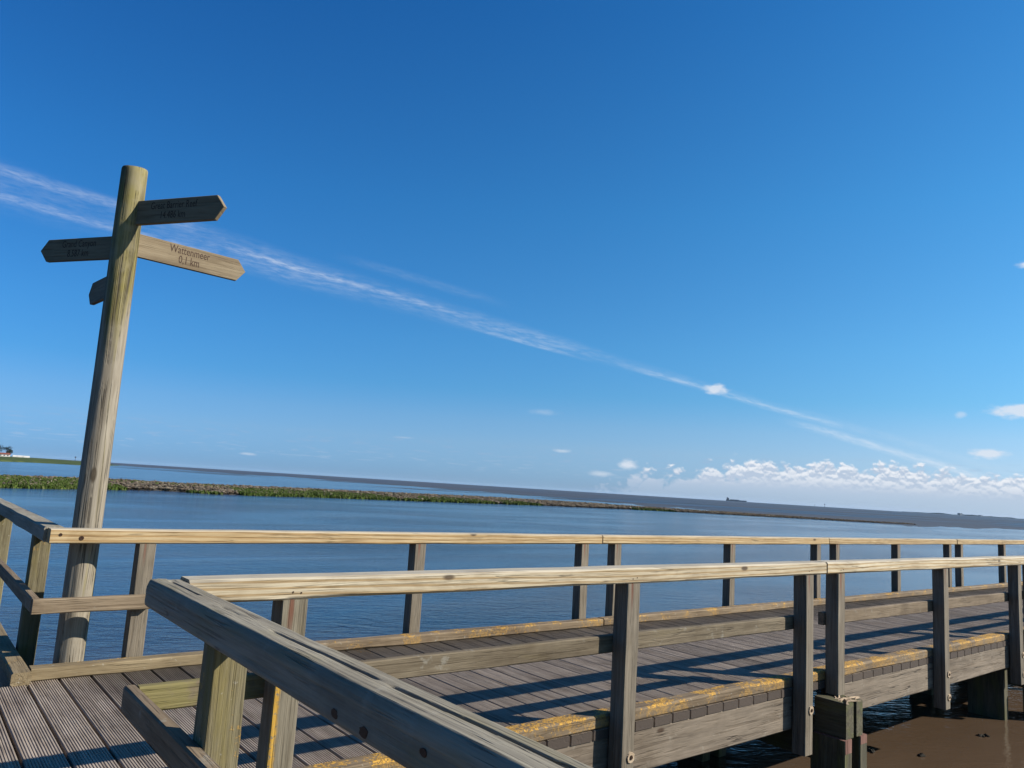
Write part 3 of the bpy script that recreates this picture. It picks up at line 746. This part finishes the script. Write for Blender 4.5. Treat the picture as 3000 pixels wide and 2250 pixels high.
# dark scraps of weed lying on the silt at the lower right
def weed(x, y, r, seed, label):
    rs = random.Random(seed); V, F = [], []
    for k in range(8):
        a = rs.uniform(0, 6.28); d = rs.uniform(0, r*.5); w = rs.uniform(.006, .015); L = rs.uniform(.015, .04); px, py = x+cos(a)*d*1.6, y+sin(a)*d; t_ = rs.uniform(0, 6.28); b = len(V)
        c, s = cos(t_), sin(t_)
        for u, v, h in ((-L, -w, 0), (L, -w, 0), (L*1.3, 0, .006), (L, w, 0), (-L, w, 0), (0, 0, rs.uniform(.012, .03))):
            V.append((px+u*c-v*s, py+u*s+v*c, ZW+.004+h))
        F += [(b, b+1, b+5), (b+1, b+2, b+5), (b+2, b+3, b+5), (b+3, b+4, b+5), (b+4, b, b+5)]
    o = link('seaweed', mesh('seaweed', V, F), M['weed']); tag(o, label, 'seaweed', 'scraps of dark weed on the silt')
M['weed'] = plain('dark_seaweed', (.03, .026, .018), 1.)
weed(8.18, 3.89, .09, 1, 'dark scrap of weed in the brown shallows right of the pile support')
weed(9.98, 3.47, .07, 2, 'small dark speck of weed in the brown shallows near the right frame edge')
weed(8.56, 3.55, .05, 3, 'smallest dark weed scrap in the brown shallows near the bottom edge')

# ------------------------------------------------------------------ signpost
C0 = Vector((1.21, 6.52, 0))
sp = thing('signpost', 'tall round wooden signpost with four arrow boards and green algae at its top', 'signpost', C0)
def pole():
    n = 40; rings = []; zs = [-1.6+i*.09 for i in range(int((3.87+1.6)/.09)+1)]+[3.86]
    zs = sorted(set(round(z, 3) for z in zs if z < 3.85))+[3.850, 3.866, 3.872]
    for z in zs:
        r0 = .100+.004*mnoise.noise(Vector((0, 0, z*.7)))-.004*max(0, z-1)/3
        if z > 3.855: r0 -= .006
        if z > 3.87: r0 -= .014
        ring = []
        for i in range(n):
            a = 2*pi*i/n
            rr = r0+.0025*mnoise.noise(Vector((cos(a)*2, sin(a)*2, z*.8)))+.0012*mnoise.noise(Vector((cos(a)*9, sin(a)*9, z*1.2)))
            # one long drying crack
            da = (a-(4.02+.05*sin(z*2))+pi) % (2*pi)-pi
            rr -= .012*max(0, 1-abs(da)/.09)*max(0, min(1, .7+mnoise.noise(Vector((3, 0, z*.9)))))
            ring.append((rr*cos(a)+.004*sin(z), rr*sin(a), z+(.012*cos(a-1) if z > 3.8 else 0)))
        rings.append(ring)
    me = loft('pole', rings, True)
    return link('pole', me, M['pole'], sp, Matrix.Translation(C0))
pole()
def text_mesh(lines, size, wscale):
    V, F = [], []
    for body, yoff in lines:
        cu = bpy.data.curves.new('t', 'FONT'); cu.body = body; cu.size = size; cu.align_x = 'CENTER'; cu.extrude = .0012; cu.resolution_u = 3
        ob = bpy.data.objects.new('t', cu); COL.objects.link(ob)
        bpy.context.view_layer.update()
        dg = bpy.context.evaluated_depsgraph_get(); me = bpy.data.meshes.new_from_object(ob.evaluated_get(dg))
        b = len(V)
        V += [(v.co.x*wscale, v.co.y+yoff, v.co.z) for v in me.vertices]; F += [tuple(b+i for i in p.vertices) for p in me.polygons]
        bpy.data.objects.remove(ob); bpy.data.curves.remove(cu); bpy.data.meshes.remove(me)
    return mesh('lettering', V, F)
def sign(ang, L, zc, h, text, read_out, label, r0=.085, tipl=.075, rev=False):
    """arrow board pointing along angle ang (degrees from +X); read_out: text runs away from the pole"""
    d = Vector((cos(rad(ang)), sin(rad(ang)), 0)); th = .036
    tx = d if read_out else -d                    # direction the text runs
    nrm = tx.cross(Vector((0, 0, 1)))             # side the text faces
    # board in local coords: X along tx, Y up, Z = normal
    s0, s1 = (r0, L) if read_out else (-r0, -L); sg = 1 if read_out else -1
    out = [(s0, -h/2), (s1-0*sg, -h/2), (s1+tipl*sg, 0), (s1, h/2), (s0, h/2)]
    if not read_out: out = out[::-1]
    b = .003
    V = []
    cx = sum(p[0] for p in out)/5
    def inset(k): return [((p[0]-cx)*(1-k)+cx, p[1]*(1-k*4)) for p in out]
    rings = []
    for z, k in ((-th/2, .008), (-th/2+b, 0), (th/2-b, 0), (th/2, .008)):
        rings.append([(x, y, z) for x, y in inset(k)])
    me = loft('sign_board', rings)
    mw = Matrix.Identity(4); up = Vector((0, 0, 1))
    for i in range(3): mw[i][0], mw[i][1], mw[i][2], mw[i][3] = tx[i], up[i], nrm[i], (C0+Vector((0, 0, zc)))[i]
    o = link('sign_board', me, M['sign'], sp, mw); o['label'] = label
    if text is None: return
    tm = text_mesh([(text[0], .018), (text[1], -.062)], text[2], text[3])
    link('lettering', tm, M['letter'], o, mw @ Matrix.Translation(((s0+s1)/2+text[4], 0, th/2-.0004)))
sign(302.5, .86, 3.482, .196, ('Great Barrier Reef', '14.486 km', .084, .70, -.02), True, 'highest dark arrow board reading Great Barrier Reef')
sign(5.0, .92, 3.245, .190, ('Wattenmeer', '0,1 km', .094, .68, .0), True, 'sunlit arrow board pointing right, reading Wattenmeer')
sign(122.5, .80, 3.205, .186, ('Grand Canyon', '8.587 km', .084, .72, -.02), False, 'dark arrow board pointing left, reading Grand Canyon')
sign(95.0, .70, 2.921, .190, None, False, 'lowest arrow board, half hidden behind the pole')

# ------------------------------------------------------------------ far things
def tree(cx, cy, z, H, R, label, seed):
    rs = random.Random(seed); t_ = thing('tree', label, 'tree', (cx, cy, z), 'dark trees on the far left shore')
    rings = [[(cx+rr*cos(a*pi/4), cy+rr*sin(a*pi/4), z+zz) for a in range(8)] for zz, rr in ((-.3, .45), (H*.3, .32), (H*.7, .15))]
    link('trunk', loft('trunk', rings), M['trunk'], t_)
    V, F = [], []
    for k in range(10):
        bx, by, bz = rs.uniform(-.6, .6)*R, rs.uniform(-.6, .6)*R, H*rs.uniform(.42, .85); br = R*rs.uniform(.35, .6)
        for _ in range(130):
            v = Vector((rs.gauss(0, 1), rs.gauss(0, 1), rs.gauss(0, .8))).normalized()*br*rs.uniform(.6, 1.05)
            s = rs.uniform(.35, .8); b = len(V); c = Vector((cx+bx, cy+by, z+bz))+v
            for _k in range(3): V.append(tuple(c+Vector((rs.uniform(-s, s), rs.uniform(-s, s), rs.uniform(-s, s)*.7))))
            F.append((b, b+1, b+2))
    link('crown', mesh('crown', V, F), M['foliage'], t_)
D = 950.
def at(az, d=D): return d*sin(rad(az)), d*cos(rad(az))
x, y = at(5.05); tree(x, y, .6, 11, 6.5, 'dark bushy tree at the very left edge of the horizon', 1)
x, y = at(5.62); tree(x, y, .6, 10.6, 4.6, 'dark round tree just right of its bigger neighbour on the far shore', 2)
x, y = at(4.3); tree(x, y, .6, 8., 5., 'dark tree beyond the left frame edge on the far shore', 3)
def house():
    x, y = at(5.42, 925); t_ = thing('house', 'small white house with red roof below the far left trees', 'house', (x, y, .5))
    def box(nm, a, b, mat): 
        V = [(i, j, k) for i in (a[0], b[0]) for j in (a[1], b[1]) for k in (a[2], b[2])]
        return link(nm, mesh(nm, V, [(0, 1, 3, 2), (4, 6, 7, 5), (0, 4, 5, 1), (2, 3, 7, 6), (0, 2, 6, 4), (1, 5, 7, 3)]), M[mat], t_)
    box('wall', (x-5, y-3, .5), (x+5, y+3, 2.9), 'white')
    V = [(x-5.4, y-3.4, 2.9), (x+5.4, y-3.4, 2.9), (x+5.4, y+3.4, 2.9), (x-5.4, y+3.4, 2.9), (x-5, y, 4.6), (x+5, y, 4.6)]
    link('roof', mesh('roof', V, [(0, 1, 5, 4), (2, 3, 4, 5), (0, 4, 3), (1, 2, 5), (3, 2, 1, 0)]), M['roof'], t_)
    for dx in (-3, 0, 3): box('window', (x+dx-.6, y-3.06, 1.3), (x+dx+.6, y-3.0, 2.4), 'hull')
house()
for i, (az, lab) in enumerate(((6.05, 'white caravan nearest the house on the far left shore'), (6.3, 'white caravan in the middle of the far left row'), (6.62, 'white caravan at the right end of the far left row'))):
    x, y = at(az, 930); t_ = thing('caravan', lab, 'caravan', (x, y, .5), 'white caravans on the far shore')
    rings = [[(x+dx, y+a, .9+b) for a, b in ((-1.2, 0), (1.2, 0), (1.25, 1.), (1.0, 1.9), (-1.0, 1.9), (-1.25, 1.))] for dx in (-2.8, -2.4, 2.4, 2.8)]
    link('body', loft('body', rings), M['white'], t_)
    for s in (-1, 1):
        r = [[(x+cos(a*pi/5)*.45, y+s*1.0+w_, .75+sin(a*pi/5)*.45-.0) for a in range(10)] for w_ in (-.15, .15)]
        link('wheel', loft('wheel', r), M['hull'], t_)
def beacon(az, d, H, z, label):
    x, y = at(az, d); t_ = thing('beacon', label, 'beacon', (x, y, z), 'navigation beacons on the horizon')
    r = [[(x+rr*cos(a*pi/4), y+rr*sin(a*pi/4), z+zz) for a in range(8)] for zz, rr in ((0, H*.05), (H*.8, H*.03))]
    link('mast', loft('mast', r), M['hull'], t_)
    r = [[(x+rr*cos(a*pi/4), y+rr*sin(a*pi/4), z+zz) for a in range(8)] for zz, rr in ((H*.72, H*.03), (H*.76, H*.14), (H*.92, H*.14), (H, H*.02))]
    link('topmark', loft('topmark', r), M['hull'], t_)
beacon(9.33, 900, 5.0, .3, 'thin beacon just left of the signpost pole on the horizon')
beacon(61.1, 2500, 7., -.9, 'squat beacon on the horizon right of the ship')
beacon(61.74, 2500, 11., -.9, 'tall thin beacon on the horizon, rightmost')
def ship():
    d = 6500.; x, y = at(55.85, d); t_ = thing('cargo_ship', 'long grey cargo ship far out on the horizon', 'ship', (x, y, ZW))
    R = Vector((cos(rad(55.85)), -sin(rad(55.85)), 0)); Fv = Vector((sin(rad(55.85)), cos(rad(55.85)), 0))
    def bx(nm, u0, u1, z0, z1, w=14, mat='hull', taper=0):
        V = []
        for u, tp in ((u0, 0), (u1, taper)):
            for s in (-1, 1):
                for z in (z0, z1): V.append(tuple(Vector((x, y, z))+R*(u-(tp if z == z0 else 0))+Fv*s*w*.5*(1 if tp == 0 else .5)))
        link(nm, mesh(nm, V, [(0, 1, 3, 2), (4, 6, 7, 5), (0, 4, 5, 1), (2, 3, 7, 6), (0, 2, 6, 4), (1, 5, 7, 3)]), M[mat], t_)
    bx('hull', -82, 84, ZW, 10, 22, 'hull', 8)
    bx('superstructure', -78, -58, 10.01, 22, 18)
    bx('bridge_deck', -75, -62, 22.01, 26, 22)
    bx('funnel', -74, -69, 26.01, 30, 5)
    bx('cargo', -50, 20, 10.01, 14, 20)
ship()
def coast():
    V, F = [], []; n = 60; d = 9000.
    for i in range(n+1):
        az = 66.5+16*i/n; x, y = at(az, d); h = 3.+14*max(0, mnoise.noise(Vector((az*1.1, 2, 0)))+.35)*min(1, i/10)
        x2, y2 = at(az, d+900)
        V += [(x, y, ZW), (x, y, ZW+h), (x2, y2, ZW+h)]
    for i in range(n):
        b = i*3; F += [(b, b+3, b+4, b+1), (b+1, b+4, b+5, b+2)]
    o = link('far_coast', mesh('far_coast', V, F), M['coast'], None, None, 'structure'); tag(o, 'low blue coast on the right horizon', None)
    for az, w, h, lab in ((69.85, 60, 22, 'blocky building on the left end of the far right coast'), (70.97, 45, 14, 'smaller building right of the blocky one on the far coast')):
        x, y = at(az, d-30); t_ = thing('building', lab, 'building', (x, y, ZW))
        for k, (u, ww, hh) in enumerate(((0, w, h), (w*.7, w*.6, h*.55))):
            V = [(x+u+i, y+j, ZW+kk) for i in (-ww/2, ww/2) for j in (-12, 12) for kk in (0, hh)]
            if k: V = [(a+6, b-6, c) for a, b, c in V]
            link('block', mesh('block', V, [(0, 1, 3, 2), (4, 6, 7, 5), (0, 4, 5, 1), (2, 3, 7, 6), (0, 2, 6, 4), (1, 5, 7, 3)]), M['hull'], t_)
coast()

# ------------------------------------------------------------------ sea haze
def haze():
    h = B+60
    V = [(i, j, k) for i in (-h, h) for j in (-h, h) for k in (-3., 36.)]
    me = mesh('haze', V, [(0, 1, 3, 2), (4, 6, 7, 5), (0, 4, 5, 1), (2, 3, 7, 6), (0, 2, 6, 4), (1, 5, 7, 3)])
    m = bpy.data.materials.new('sea_haze'); m.use_nodes = True; t = NT(m.node_tree)
    v = t.n('ShaderNodeVolumePrincipled'); o = t.n('ShaderNodeOutputMaterial')
    v.inputs['Color'].default_value = (.55, .76, 1., 1); v.inputs['Density'].default_value = 2e-5
    t.nt.links.new(v.outputs[0], o.inputs['Volume'])
    o = link('haze', me, m, None, None, 'stuff'); tag(o, 'thin sea haze over the far mudflats', 'haze')
haze()

for o in list(S.objects):
    if '_w' in o: del o['_w']
